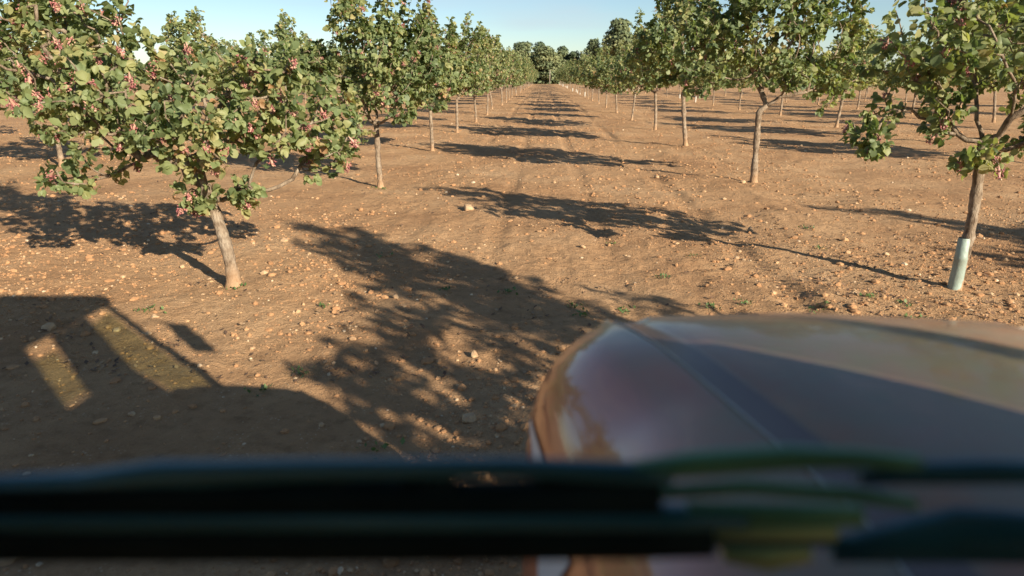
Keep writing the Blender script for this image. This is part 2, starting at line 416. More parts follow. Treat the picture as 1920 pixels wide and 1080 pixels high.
def px_ground(px, py):
    c = CAM_H * 1280 / (0.9555 * (py - 145)); x = ((px - 960) / 1280 - 0.047) * c
    return x, (c - 0.295 * CAM_H) / 0.9555
def rock(px, py, wpx, label, seed, flat=0.7):
    X, Y = px_ground(px, py); c = 0.9555 * Y + 0.295 * CAM_H
    s = wpx / 1280 * c / 2 * 0.85
    rs = np.random.RandomState(seed)
    v = IV3.copy()
    nrm = v.copy()
    for k in range(14):
        d = rs.randn(3); d /= np.linalg.norm(d); dd = 0.55 + 0.3 * rs.rand()
        over = np.maximum(0, v @ d - dd); v = v - over[:, None] * d * 0.9
    v *= (1 + 0.12 * (vnoise(v[:, 0] * 2.5 + seed, v[:, 1] * 2.5 + v[:, 2] * 2) + vnoise(v[:, 2] * 5 + seed, v[:, 0] * 5 + v[:, 1])))[:, None]
    v *= np.array([1, 0.85, flat]) * s
    o = link('stone', mesh('stone', v, [IF3]), M['rock'], None, (X, Y, float(ground_z(X, Y)) + s * flat * 0.28))
    o.rotation_euler = (0, 0, rs.rand() * 6)
    tag(o, label, 'stone', 'larger stones on the soil')
rock(882, 395, 30, 'big pale stone standing at the near edge of the tree shadow across the track', 1, 0.8)
rock(1405, 434, 16, 'upright pale stone beside the long trunk shadow on the open soil', 2, 1.0)
rock(531, 455, 26, 'flat pale stone between the two nearest trees of the red fruited row', 3, 0.5)
rock(448, 441, 18, 'pale stone just behind the nearest leaning trunk', 4, 0.7)
rock(332, 503, 15, 'small round stone beside the shadow of the leaning trunk', 5, 0.8)
rock(70, 625, 40, 'broad dull stone lying inside the cab shadow', 6, 0.6)
rock(205, 628, 22, 'stone lit greenish through the shadow of the cab window', 7, 0.6)
rock(745, 562, 18, 'white stone inside the wide foreground tree shadow', 8, 0.75)
rock(1096, 465, 16, 'pale stone next to the treaded tyre track', 9, 0.8)
rock(1862, 480, 14, 'stone right behind the trunk with the green tube', 10, 0.9)
rock(1897, 415, 18, 'orange clod lying far behind the trunk with the green tube', 11, 0.9)
rock(1757, 613, 16, 'stone just beyond the front lip of the bonnet', 12, 0.7)
rock(280, 600, 20, 'pale stone at the corner of the cab shadow', 13, 0.6)
rock(470, 658, 16, 'pale stone near the oval mirror shadow', 14, 0.6)
rock(896, 668, 26, 'reddish clod in a sunlit gap beside the bonnet', 15, 0.7)
rock(606, 803, 18, 'grey stone in the dark shade just above the wiper', 16, 0.7)
rock(238, 796, 20, 'grey stone in the deep tractor shade below the window light', 17, 0.6)
rock(1650, 478, 16, 'pair of pale clods in front of the green tube trunk', 18, 0.8)
rock(1232, 332, 16, 'pale stone in the middle of the track beyond the first shadow band', 19, 0.7)
rock(1390, 345, 14, 'small stone at the foot of the forked trunk', 20, 0.8)
rock(888, 785, 44, 'large reddish clod lit by a sun fleck beside the bonnet', 21, 0.5)
rock(1168, 302, 10, 'tiny pale stone between two shadow bands on the track', 22, 0.8)

# ------------------------------------------------------------------ little weeds and dry leaves on the soil
def leaf_patches(name, rng, centers, per, spread, size, up, mat, label, cat):
    V = []; F = []; H = []; o = 0
    tmpl = np.array([[0, 0, 0], [-.32, .45, .05], [.32, .45, .05], [0, 1, .12]])
    for (cx, cy) in centers:
        k = rng.randint(*per)
        for _ in range(k):
            x = cx + rng.randn() * spread; y = cy + rng.randn() * spread
            z = float(ground_z(x, y)) + 0.006
            a = rng.rand() * 6.283; s = size * (0.6 + 0.8 * rng.rand())
            el = up * (0.3 + rng.rand())
            d = np.array([math.cos(a) * math.cos(el), math.sin(a) * math.cos(el), math.sin(el)])
            sd_ = np.array([-math.sin(a), math.cos(a), 0]) ; n_ = np.cross(sd_, d)
            v = np.array([x, y, z]) + s * (tmpl[:, :1] * sd_ + tmpl[:, 1:2] * d + tmpl[:, 2:] * -n_)
            V.append(v); F.append([[o, o + 1, o + 3, o + 2]]); H += [rng.rand()] * 4; o += 4
    me = mesh(name, np.concatenate(V), [np.concatenate(F)]); attr(me, 'hue', H)
    ob = link(name, me, mat); tag(ob, label, cat, None, 'stuff')
rng = np.random.RandomState(21)
cs = [px_ground(*p) for p in [(432, 546), (718, 352), (1340, 580), (1395, 572), (570, 705), (1510, 430), (1525, 470), (1300, 480), (600, 580), (720, 480), (1090, 570),
      (1530, 575), (1620, 560), (840, 545), (1150, 455), (490, 740), (1700, 600), (960, 550), (1240, 520), (1105, 590), (1175, 580), (705, 850), (700, 350), (270, 590), (1680, 570)]]
leaf_patches('weeds', rng, cs, (10, 26), 0.05, 0.035, 0.8, M['weed'], 'sparse green weed seedlings sprouting from the bare soil', 'weeds')
cs = [px_ground(1500 + rng.randn() * 130, 480 + rng.randn() * 60) for _ in range(90)]
cs += [px_ground(1750 + rng.randn() * 120, 520 + rng.randn() * 50) for _ in range(90)]
cs += [px_ground(rng.rand() * 1900, 300 + rng.rand() * 420) for _ in range(260)]
leaf_patches('leaf_litter', rng, cs, (2, 9), 0.09, 0.040, 0.35, M['litter'], 'dry fallen leaves and twigs scattered on the soil', 'leaf litter')

# ------------------------------------------------------------------ pistachio trees
LT_HI = np.array([[0, 0, 0], [-.27, .22, .05], [0, .25, -.02], [.27, .22, .05], [-.37, .52, .07], [0, .55, -.02], [.37, .52, .07],
                  [-.25, .82, .03], [0, .84, -.06], [.25, .82, .03], [0, 1.02, -.12]])
LQ_HI = np.array([[1, 2, 5, 4], [2, 3, 6, 5], [4, 5, 8, 7], [5, 6, 9, 8]]); LTR_HI = np.array([[0, 2, 1], [0, 3, 2], [7, 8, 10], [8, 9, 10]])
LT_LO = np.array([[0, 0, 0], [-.36, .45, .06], [.36, .45, .06], [-.22, .85, 0], [.22, .85, 0], [0, 1.02, -.1]])
LQ_LO = np.array([[1, 2, 4, 3]]); LTR_LO = np.array([[0, 2, 1], [3, 4, 5]])

def unit(a): return a / (np.linalg.norm(a, axis=-1, keepdims=True) + 1e-12)

def leaf_mesh(name, rng, org, nrm, dirs, size, hue, hi):
    T, Q, TR = (LT_HI, LQ_HI, LTR_HI) if hi else (LT_LO, LQ_LO, LTR_LO)
    d = unit(dirs - nrm * (dirs * nrm).sum(1)[:, None]); sx = np.cross(d, nrm)
    n = len(org); k = len(T)
    bend = -0.4 + 2.4 * rng.rand(n)
    wd = 0.9 + 0.35 * rng.rand(n)
    v = org[:, None] + size[:, None, None] * (T[None, :, 0, None] * wd[:, None, None] * sx[:, None] + T[None, :, 1, None] * d[:, None] + (T[None, :, 2] * bend[:, None])[..., None] * 1.6 * nrm[:, None])
    base = (np.arange(n) * k)[:, None, None]
    me = mesh(name, v.reshape(-1, 3), [(Q[None] + base).reshape(-1, 4), (TR[None] + base).reshape(-1, 3)])
    attr(me, 'hue', np.repeat(hue, k))
    return me

def nut_geo(rng, n, lo):
    bv, bf = (IV, IF) if lo else (IV2, IF2)
    V = []; F = []; H = []
    for i in range(n):
        tt = rng.rand()
        g2 = np.clip(rng.randn(2), -1.15, 1.15) * 0.034 * (1.3 - 0.6 * tt); p = np.array([g2[0], g2[1], -0.015 - 0.12 * tt])
        s = 0.0092 * (0.85 + 0.4 * rng.rand()) * (1.25 if lo else 1)
        v = bv * np.array([0.8, 0.8, 1.25]) * s
        a, b_ = rng.rand() * 6.28, rng.randn() * 0.7
        Rm = np.array(Matrix.Rotation(a, 3, 'Z') @ Matrix.Rotation(b_, 3, 'X'))
        V.append(v @ Rm.T + p); F.append(bf + i * len(bv)); H.append(np.full(len(bv), rng.rand()))
    if not lo:   # the stalk that carries them
        a = np.arange(6) * math.pi / 3; ring = np.stack([np.cos(a), np.sin(a), 0 * a], 1)
        k = sum(len(x) for x in V)
        zz = [0.03, -0.05, -0.13]; rr_ = [0.004, 0.02, 0.012]
        V.append(np.concatenate([ring * r0 + np.array([0, 0, z0]) for r0, z0 in zip(rr_, zz)]))
        F.append(np.array([[k + i * 6 + j, k + i * 6 + (j + 1) % 6, k + (i + 1) * 6 + j] for i in range(2) for j in range(6)] + [[k + i * 6 + (j + 1) % 6, k + (i + 1) * 6 + (j + 1) % 6, k + (i + 1) * 6 + j] for i in range(2) for j in range(6)]))
        H.append(np.full(18, 0.9))
    return np.concatenate(V), np.concatenate(F), np.concatenate(H)
NUTS = []
for i in range(4):
    r_ = np.random.RandomState(300 + i)
    v, f, h = nut_geo(r_, 40, False); me = mesh('nut_cluster', v, [f]); attr(me, 'hue', h); me.materials.append(M['nut']); NUTS.append(me)

def grow(seed, zc, R_, z1, lean=(0, 0), n_att=300, lobes=None, shoots=6, extra=(), off=(0, 0), gap=0.55, trunk_r=0.062, nl=9, lowz=None):
    """skeleton: trunk to the fork at height zc, then limbs reaching points spread through uneven lobes"""
    rng = np.random.RandomState(seed)
    pos = []; par = []; plen = []
    nt_ = 8
    wob = rng.randn(2) * 0.02
    for i in range(nt_ + 1):
        f = i / nt_
        pos.append([lean[0] * f + wob[0] * math.sin(f * 4), lean[1] * f + wob[1] * math.sin(f * 3.3), zc * f - (0.06 if i == 0 else 0)]); par.append(i - 1); plen.append(0)
    top = np.array(pos[-1])
    zb = lowz if lowz is not None else zc - 0.25
    cz = (zb + z1) / 2; hz = (z1 - zb) / 2
    L = []
    if lobes is None:
        L.append((np.array([off[0], off[1], cz]), np.array([R_ * .62, R_ * .62, hz * .8])))
        a0 = rng.rand() * 6.28
        for i in range(nl):
            a = a0 + i * 2.4 + rng.randn() * 0.25
            e = rng.uniform(-0.75, 0.85)
            rr = math.sqrt(max(0.15, 1 - e * e)) * R_ * rng.uniform(0.62, 0.8)
            L.append((np.array([off[0] + rr * math.cos(a), off[1] + rr * math.sin(a), cz + e * hz * 0.72]), np.array([1, 1, 0.85]) * R_ * rng.uniform(0.28, 0.42)))
    else: L = lobes
    vol = np.array([np.prod(s) ** 0.8 for _, s in L]); vol /= vol.sum()
    att = []
    while len(att) < n_att:
        k = rng.choice(len(L), p=vol); c, s = L[k]
        p = rng.randn(3); p /= np.linalg.norm(p); rad = rng.rand() ** (1 / 3.0)
        if rad < gap * rng.rand() * 1.3: continue
        q = c + p * s * rad
        if q[2] < 0.62: continue
        att.append(q)
    att = np.array(att)
    for (c, rr, n) in extra:
        att = np.concatenate([att, np.array(c) + rng.randn(n, 3) * rr * 0.5])
    order = np.argsort(np.linalg.norm(att - top, axis=1)); att = att[order]
    tips = []
    P = np.zeros((20000, 3)); PL = np.zeros(20000); n = len(pos)
    P[:n] = pos; PL[:n] = 0
    lo = nt_ - 2
    def add(p, parent, jit=0.035, up=0.0):
        nonlocal n
        a = P[parent].copy(); d = np.linalg.norm(p - a); k = max(1, int(math.ceil(d / 0.13)))
        bow = rng.randn(3) * d * 0.10; bow[2] -= d * 0.10
        pp = parent; ids = []
        for i in range(1, k + 1):
            f = i / k
            q = a + (p - a) * f + bow * math.sin(math.pi * f) + (rng.randn(3) * jit * 0.35 if i < k else 0)
            P[n] = q; PL[n] = PL[pp] + np.linalg.norm(q - P[pp]); par.append(pp); pp = n; n += 1; ids.append(pp)
        return pp
    for p in att:
        start = lo if p[2] > zc - 0.35 else 4
        D = np.linalg.norm(P[start:n] - p, axis=1) * 1.0 + 0.33 * PL[start:n] + 0.25 * np.maximum(0, P[start:n, 2] - p[2])
        j = start + int(np.argmin(D))
        tips.append(add(p, j))
    # long shoots rising out of the crown
    tp = np.array(tips); hi_ = tp[np.argsort(-P[tp, 2])][:max(6, shoots * 4)]
    shoot_ids = []
    for j in rng.permutation(hi_)[:shoots]:
        l = rng.uniform(0.3, 0.75); dv = unit(np.array([rng.randn() * .25, rng.randn() * .25, 1.0])); cur = j
        for i in range(4):
            cur = add(P[cur] + dv * l / 4, cur); shoot_ids.append(cur)
    tips += shoot_ids
    P = P[:n].copy(); par = np.array(par)
    rad = np.zeros(n); e = 2.35
    acc = np.zeros(n); istip = np.ones(n, bool); istip[par[par >= 0]] = False
    for i in range(n - 1, -1, -1):
        if acc[i] == 0: acc[i] = 0.0042 ** e
        if par[i] >= 0: acc[par[i]] += acc[i]
    rad = acc ** (1 / e); rad *= trunk_r / rad[nt_]
    rad = np.maximum(rad, 0.0032)
    for i in range(nt_ + 1):
        f = i / nt_; rad[i] = trunk_r * (1.12 - 0.10 * f) * (1 + 0.55 * max(0, 1 - f * 5) ** 2)
    return dict(P=P, par=par, rad=rad, tips=tips, nt=nt_, rng=rng, cz=cz, seed=seed, hub=top)

def branch_mesh(name, sk, lo=False):
    P, par, rad, nt_ = sk['P'], sk['par'], sk['rad'], sk['nt']
    n = len(P); kids = [[] for _ in range(n)]
    for i in range(1, n): kids[par[i]].append(i)
    mb = MB(); stack = [(0, None)]
    rng = np.random.RandomState(sk['seed'] + 9)
    while stack:
        s0, pre = stack.pop()
        ch = [s0] if pre is None else [pre, s0]
        cur = s0
        while kids[cur]:
            ks = sorted(kids[cur], key=lambda k: -rad[k])
            for k in ks[1:]: stack.append((k, cur))
            cur = ks[0]; ch.append(cur)
        rr = rad[ch].copy()
        if pre is not None: rr[0] = min(rr[0], rr[1] * 1.25)
        if lo and rr.max() < 0.006: continue
        sides = (14 if rr.max() > 0.04 else 7 if rr.max() > 0.012 else 4)
        if lo: sides = min(sides, 7 if rr.max() > .03 else 4)
        pts = P[ch]
        if pre is None and not lo:   # resample trunk and add knots
            t0 = np.arange(len(ch)); tt = np.linspace(0, len(ch) - 1, len(ch) * 3)
            pts = np.stack([np.interp(tt, t0, pts[:, i]) for i in range(3)], 1); rr = np.interp(tt, t0, rr)
            rr = rr * (1 + 0.07 * np.sin(tt * 2.1 + sk['seed']) + 0.07 * rng.randn(len(rr)))
        mb.tube(pts, rr, sides, caps=True)
    return mb

def crown(name, sk, hi, leaves=(7, 10), size=(0.055, 0.102)):
    P, par, rng = sk['P'], sk['par'], sk['rng']
    O = []; Nn = []; D = []; S = []; H = []
    up = np.array([0, 0, 1.0])
    ctr = np.array([sk['hub'][0], sk['hub'][1], sk['cz']])
    for tnode in sk['tips']:
        p = P[tnode]; a = P[par[tnode]]; tw = unit(p - a)
        outw = unit(p - ctr)
        base_h = np.clip(0.47 + rng.randn() * 0.17, 0, 0.85)
        for i in range(rng.randint(*leaves)):
            f = rng.rand()
            o = p + (a - p) * f * 1.1
            rd = unit(rng.randn(3)); ld = unit(0.55 * tw + 0.35 * outw + 0.95 * rd + np.array([0, 0, -0.12]))
            pet = 0.05 + 0.05 * rng.rand()
            c = o + ld * pet
            nr = unit(0.55 * up + 0.45 * outw + 0.75 * rng.randn(3))
            ld2 = unit(ld + np.array([0, 0, -0.45]))
            sd_ = unit(np.cross(nr, ld2))
            s = rng.uniform(*size)
            hh = np.clip(base_h + rng.randn() * 0.13, 0, 0.93)
            if rng.rand() < 0.02: hh = 0.9 + 0.1 * rng.rand()
            for (ds, kk) in ((0.0, 1.0), (0.95, 0.85), (-0.95, 0.85)):
                if ds != 0 and rng.rand() < 0.15: continue
                O.append(c + (0 if ds else ld2 * s * 0.12)); D.append(unit(ld2 + sd_ * ds + rng.randn(3) * 0.12)); Nn.append(unit(nr + sd_ * ds * 0.25 + rng.randn(3) * 0.22))
                S.append(s * kk * rng.uniform(0.68, 1.15)); H.append(np.clip(hh + rng.randn() * 0.05, 0, 1))
    return leaf_mesh(name, rng, np.array(O), np.array(Nn), np.array(D), np.array(S), np.array(H), hi)

TREES = 0
def make_tree(kind, loc, label, group, sk, hi, nuts, rot=0.0, leaves=(7, 10), size=(0.055, 0.102)):
    e = link('pistachio_tree', None, None, None, loc); e.rotation_euler = (0, 0, rot)
    tag(e, label, 'tree', group)
    bm_ = branch_mesh('trunk', sk, not hi); tk = bm_.build('trunk', M['bark'], e)
    cr = link('crown', crown('crown', sk, hi, leaves, size), M['leaf'], e)
    rng = np.random.RandomState(sk['seed'] + 77)
    tips = np.array(sk['tips'])
    pick = rng.permutation(tips)[:nuts]
    if hi:
        for j in pick:
            p = sk['P'][j]; outw = unit(p - np.array([*sk['hub'][:2], sk['cz']]))
            o = link('nut_cluster', NUTS[rng.randint(4)], None, e, Vector(p + outw * 0.03))
            o.rotation_euler = (rng.randn() * .5, rng.randn() * .5, rng.rand() * 6); s = 0.5 + 0.4 * rng.rand(); o.scale = (s, s, s)
    else:
        V = []; F = []; H = []; k = 0
        for j in pick:
            v, f, h = nut_geo(rng, 9, True); v = v * 1.25 + sk['P'][j] + unit(sk['P'][j] - np.array([*sk['hub'][:2], sk['cz']])) * 0.05
            V.append(v); F.append(f + k); k += len(v); H.append(h)
        me = mesh('fruit', np.concatenate(V), [np.concatenate(F)]); attr(me, 'hue', np.concatenate(H))
        link('fruit', me, M['nut'], e)['kind'] = 'stuff'
    return e

def gz1(x, y): return float(ground_z(x, y))
GL, GR = 'pistachio trees in the row left of the track', 'pistachio trees in the row right of the track'

# nearest, individually shaped trees
A0 = [(np.array([-0.35, 0.0, 1.80]), np.array([1.0, 0.85, 0.56])), (np.array([-1.5, 0.1, 2.15]), np.array([.62, .6, .58])), (np.array([-1.0, -.55, 1.8]), np.array([.50, .45, .40])),
      (np.array([0.75, 0.1, 1.72]), np.array([.60, .55, .52])), (np.array([1.0, .3, 1.35]), np.array([.30, .28, .26])), (np.array([-1.3, -.1, 1.18]), np.array([.42, .35, .20])),
      (np.array([-1.1, 0.3, 2.6]), np.array([.45, .45, .34])), (np.array([0.05, -.6, 1.6]), np.array([.50, .35, .40])), (np.array([.45, .1, 2.12]), np.array([.36, .4, .28])), (np.array([-1.85, 0.0, 2.7]), np.array([.5, .4, .45]))]
sk = grow(1, 1.02, 1.6, 2.9, (-0.16, 0.03), 390, A0, 9, [((-0.17, -0.10, 0.93), 0.13, 12), ((0.28, -0.15, 1.0), 0.13, 8)], trunk_r=0.054, gap=0.75)
make_tree('hi', (-3.10, 6.47, gz1(-3.10, 6.47)), 'leaning pistachio tree whose wide crown hangs low, closest on the red fruited side', GL, sk, True, 170)
A1 = [(np.array([0, 0, 2.35]), np.array([.75, .7, .85])), (np.array([-.85, 0, 2.2]), np.array([.55, .5, .5])), (np.array([.75, 0, 2.35]), np.array([.5, .5, .6])), (np.array([-.3, -.3, 3.05]), np.array([.45, .4, .45])),
      (np.array([.45, 0, 3.0]), np.array([.4, .4, .4])), (np.array([-1.1, .2, 1.5]), np.array([.35, .3, .28])), (np.array([.55, -.4, 1.6]), np.array([.4, .35, .3])), (np.array([-.5, -.5, 1.55]), np.array([.4, .35, .3])), (np.array([.9, .1, 2.95]), np.array([.28, .3, .3])), (np.array([-1.35, 0, 2.35]), np.array([.5, .45, .5])), (np.array([1.05, 0, 1.95]), np.array([.45, .4, .45]))]
sk = grow(2, 1.22, 1.2, 3.4, (-0.02, 0), 420, A1, 10, [((-0.35, -0.15, 1.12), 0.16, 10)], trunk_r=0.047)
make_tree('hi', (-3.16, 13.2, gz1(-3.16, 13.2)), 'straight trunked pistachio tree right behind the leaning one', GL, sk, True, 100, size=(0.07, 0.115))
B1 = [(np.array([0.2, 0, 2.35]), np.array([.85, .7, .6])), (np.array([-.75, 0, 2.3]), np.array([.55, .5, .45])), (np.array([-.55, .2, 1.75]), np.array([.42, .4, .38])), (np.array([.8, 0, 2.0]), np.array([.6, .6, .6])),
      (np.array([-1.05, .1, 1.62]), np.array([.20, .2, .20])), (np.array([-.2, -.2, 2.95]), np.array([.35, .3, .3])), (np.array([.6, -.2, 2.9]), np.array([.4, .4, .4])), (np.array([.75, .1, 1.4]), np.array([.4, .4, .25]))]
sk = grow(3, 1.42, 1.3, 3.1, (0.06, 0.06), 250, B1, 8, [((-0.10, -0.13, 1.30), 0.15, 12), ((-1.0, -.05, 1.45), .15, 9)], trunk_r=0.044, gap=0.8)
tB1 = make_tree('hi', (4.03, 6.56, gz1(4.03, 6.56)), 'pistachio tree whose trunk foot wears a pale green tube', GR, sk, True, 70)
gd = MB(); gd.lathe((0, 0, 0), [(0.060, -0.02), (0.061, 0.05), (0.057, 0.30), (0.060, 0.31), (0.056, 0.33), (0.053, 0.50), (0.049, 0.51)], 24, 'z')
V_ = gd.v[0]; V_[:, 0] += 0.06 * V_[:, 2] / 1.42 + 0.004 * np.sin(V_[:, 2] * 9); V_[:, 1] += 0.06 * V_[:, 2] / 1.42
gd.build('trunk_guard', M['guard'], tB1)['label'] = 'pale green plastic tube round the trunk foot'
B2 = [(np.array([0, 0, 2.8]), np.array([.9, .8, .9])), (np.array([-1.0, 0, 2.5]), np.array([.6, .55, .6])), (np.array([1.0, 0, 2.55]), np.array([.6, .6, .55])), (np.array([-.45, -.3, 3.4]), np.array([.55, .5, .5])), (np.array([.55, 0, 3.5]), np.array([.55, .5, .55])),
      (np.array([-1.25, .1, 1.9]), np.array([.35, .3, .3])), (np.array([1.3, .1, 1.8]), np.array([.4, .3, .4])), (np.array([.3, -.5, 2.1]), np.array([.5, .4, .35])), (np.array([-1.3, .1, 3.0]), np.array([.45, .4, .5])), (np.array([1.35, .1, 3.1]), np.array([.45, .4, .5])), (np.array([0, 0, 4.0]), np.array([.5, .4, .35]))]
sk = grow(4, 1.35, 1.4, 3.9, (-0.03, 0.02), 470, B2, 12, trunk_r=0.054)
make_tree('hi', (4.16, 13.7, gz1(4.16, 13.7)), 'forked pistachio tree, bare trunk splitting in three below a tall crown', GR, sk, True, 45, size=(0.075, 0.12))

# shared meshes for the rest, copied as whole trees
PROTO = []
for i, (zc, R_, z1, ln) in enumerate([(1.15, 1.65, 3.6, (.03, 0)), (1.2, 1.5, 3.75, (-.05, .02)), (1.1, 1.8, 3.5, (.06, -.02)), (1.25, 1.45, 3.9, (0.0, .05)), (1.15, 1.7, 3.75, (-.07, 0)), (1.2, 1.4, 3.5, (.09, 0)), (1.15, 1.85, 3.85, (0, .03))]):
    sk = grow(40 + i, zc, R_, z1, ln, 300, None, 10, trunk_r=0.047, nl=9 + i % 3, lowz=zc - 0.1)
    PROTO.append([branch_mesh('trunk', sk, False).build('trunk', M['bark']), link('crown', crown('crown', sk, i < 3, (6, 10), (0.09, 0.135)), M['leaf'])])
    rg = np.random.RandomState(500 + i); V = []; F = []; H = []; k = 0
    for j in rg.permutation(sk['tips'])[:34]:
        v, f, h = nut_geo(rg, 9, True); v = v * 1.3 + sk['P'][j] + unit(sk['P'][j] - np.array([*sk['hub'][:2], sk['cz']])) * 0.06
        V.append(v); F.append(f + k); k += len(v); H.append(h)
    me = mesh('fruit', np.concatenate(V), [np.concatenate(F)]); attr(me, 'hue', np.concatenate(H))
    PROTO[-1].append(link('fruit', me, M['nut'])); PROTO[-1][-1]['kind'] = 'stuff'
gm = MB(); gm.lathe((0, 0, 0), [(0.066, -0.03), (0.062, 0.45), (0.056, 0.46)], 12, 'z')
GUARD = gm.build('trunk_guard', M['guard'])
M['paleguard'] = noisy('white_tree_guard', [(0.3, (0.46, 0.42, 0.35)), (0.7, (0.56, 0.52, 0.44))], 5, 0.6)
GUARD.data.materials.clear(); GUARD.data.materials.append(M['paleguard'])

prng = random.Random(8)
def place(x, y, label, group, pi=None, sc=None, rot=None, guard=False):
    pi = prng.randrange(7) if pi is None else pi
    sc = prng.uniform(0.88, 1.1) if sc is None else sc
    e = link('pistachio_tree', None, None, None, (x, y, gz1(x, y)))
    e.rotation_euler = (0, 0, prng.uniform(0, 6.28) if rot is None else rot); e.rotation_euler.x = prng.gauss(0, .045); e.rotation_euler.y = prng.gauss(0, .045); e.scale = (sc, sc, sc * prng.uniform(0.92, 1.08))
    tag(e, label, 'tree', group)
    for p in PROTO[pi]:
        c = p.copy(); c.parent = e; col.objects.link(c)
    if guard:
        c = GUARD.copy(); c.parent = e; col.objects.link(c)
    return e
ORD = ['first', 'second', 'third', 'fourth', 'fifth', 'sixth', 'seventh', 'eighth', 'ninth', 'tenth', 'eleventh', 'twelfth', 'thirteenth', 'fourteenth', 'fifteenth', 'sixteenth', 'seventeenth', 'eighteenth',
       'nineteenth', 'twentieth'] + ['twenty ' + a for a in 'first second third fourth fifth sixth seventh eighth ninth'.split()] + ['thirtieth'] + ['thirty ' + a for a in 'first second third fourth fifth'.split()]
def row(X, Y0, Y1, step, n0, where, group, seed, first=(), guard_from=999):
    rg = random.Random(seed); y = Y0; k = n0
    i = 0
    while y < Y1:
        x = X + rg.uniform(-.15, .15); yy = y + rg.uniform(-.3, .3)
        if i < len(first): x, yy = first[i]
        u = x / (0.9555 * yy + 0.59) + 0.047
        u2 = (abs(x) - 1.6) / (0.9555 * yy + 0.59)
        if u2 < 0.80:
            place(x, yy, sc=((1.2 if k < 3 else prng.uniform(0.84, 1.08)) if X > 0 else (0.98 if k < 4 and X > -5 else prng.uniform(0.86, 1.1))), label=f'{ORD[k]} pistachio tree from the tractor in {where}', group=group, guard=guard_from <= k and rg.random() < 0.7)
            k += 1
        y = yy + step if i < len(first) else y + step
        i += 1
WL, WR = 'the red fruited row lining the track', 'the shadier row lining the track'
row(-3.2, 19.8, 205, 6.65, 2, WL, GL, 1, [(-3.18, 19.8), (-3.27, 26.4), (-3.12, 32.4)])
row(4.25, 21.0, 205, 6.9, 2, WR, GR, 2, [(4.26, 21.0), (4.42, 27.9)], 10)
row(-11.0, 15.3, 150, 6.7, 0, 'the second row behind the red fruited row', 'pistachio trees in the second row left of the track', 3, [(-11.0, 15.3)])
row(-19.0, 16.0, 110, 6.7, 0, 'the third row behind the red fruited row', 'pistachio trees in the third row left of the track', 4)
row(-27.0, 24.0, 95, 6.7, 0, 'the fourth row behind the red fruited row', 'pistachio trees in the fourth row left of the track', 5)
row(12.7, 16.3, 150, 7.1, 0, 'the second row beyond the bonnet', 'pistachio trees in the second row right of the track', 6, [(12.7, 16.3), (12.8, 23.3), (12.5, 30.5), (12.9, 39.0)], 6)
row(20.8, 19.5, 120, 7.0, 0, 'the third row beyond the bonnet', 'pistachio trees in the third row right of the track', 7)
row(29.0, 30.0, 110, 7.0, 0, 'the fourth row beyond the bonnet', 'pistachio trees in the fourth row right of the track', 9)
row(37.2, 42.0, 105, 7.0, 0, 'the fifth row beyond the bonnet', 'pistachio trees in the fifth row right of the track', 10)
BS = [(np.array([0, 0, 2.5]), np.array([1.35, 1.35, 1.2])), (np.array([-.9, -.8, 2.6]), np.array([.75, .75, .6])), (np.array([.9, .9, 2.5]), np.array([.7, .7, .6])), (np.array([-.1, 1.0, 3.5]), np.array([.7, .7, .65])), (np.array([.85, .1, 3.7]), np.array([.7, .7, .6])),
      (np.array([-1.0, -.4, 1.7]), np.array([.6, .6, .5])), (np.array([.35, .5, 4.25]), np.array([.45, .45, .4])), (np.array([.7, .3, 1.6]), np.array([.6, .6, .5]))]
sk = grow(77, 1.1, 1.6, 4.4, (0.03, 0), 520, BS, 12, trunk_r=0.06, gap=0.4)
make_tree('lo', (4.6, -0.4, gz1(4.6, -0.4)), 'pistachio tree beside the tractor that throws the wide foreground shadow', GR, sk, False, 40, 0, (5, 8), (0.09, 0.135))
place(12.2, 1.7, 'pistachio tree behind the tractor line whose shadow bands reach the tube trunk', 'pistachio trees in the second row right of the track', 6, 1.05)
place(12.6, -4.8, 'pistachio tree further behind the tractor in the second row', 'pistachio trees in the second row right of the track', 2, 1.0)
for pr in PROTO:
    for o in pr: bpy.data.objects.remove(o)
bpy.data.objects.remove(GUARD)

# ------------------------------------------------------------------ wood at the end of the orchard
def wood_crown(seed, w_, h_, z0, nq=3600, q=0.55):
    rng = np.random.RandomState(seed); L = []
    for i in range(16):
        a = rng.rand() * 6.28; zz = z0 + (h_ - z0) * (0.08 + 0.84 * rng.rand()); f = (zz - z0) / (h_ - z0)
        r_ = w_ * (0.62 - 0.35 * abs(f - 0.45)) * math.sqrt(rng.rand())
        L.append((np.array([r_ * math.cos(a), r_ * math.sin(a), zz]), w_ * rng.uniform(0.34, 0.5)))
    idx = rng.randint(0, len(L), nq); c = np.array([l[0] for l in L])[idx]; s = np.array([l[1] for l in L])[idx]
    d = unit(rng.randn(nq, 3)); rad = 0.55 + 0.5 * rng.rand(nq)
    p = c + d * (s * rad)[:, None] * np.array([1, 1, 0.75]); p[:, 2] = np.minimum(p[:, 2], h_ - 0.2 * rng.rand(nq))
    hue = np.clip(0.5 + 0.2 * rng.randn(nq) + 0.2 * np.array([rng.randn() for _ in L])[idx], 0, 1)
    return leaf_mesh('crown', rng, p, unit(d + 0.5 * rng.randn(nq, 3) + np.array([0, 0, .4])), unit(rng.randn(nq, 3)), q * (0.6 + 0.8 * rng.rand(nq)), hue, False)
WC = [wood_crown(1, 4.2, 11, 4.5), wood_crown(2, 3.8, 11, 1.5), wood_crown(3, 4.6, 11, 1.0, 4500), wood_crown(4, 4.6, 11, 4.0, 4500)]
for me in WC: me.materials.append(M['pine'])
WTM = []
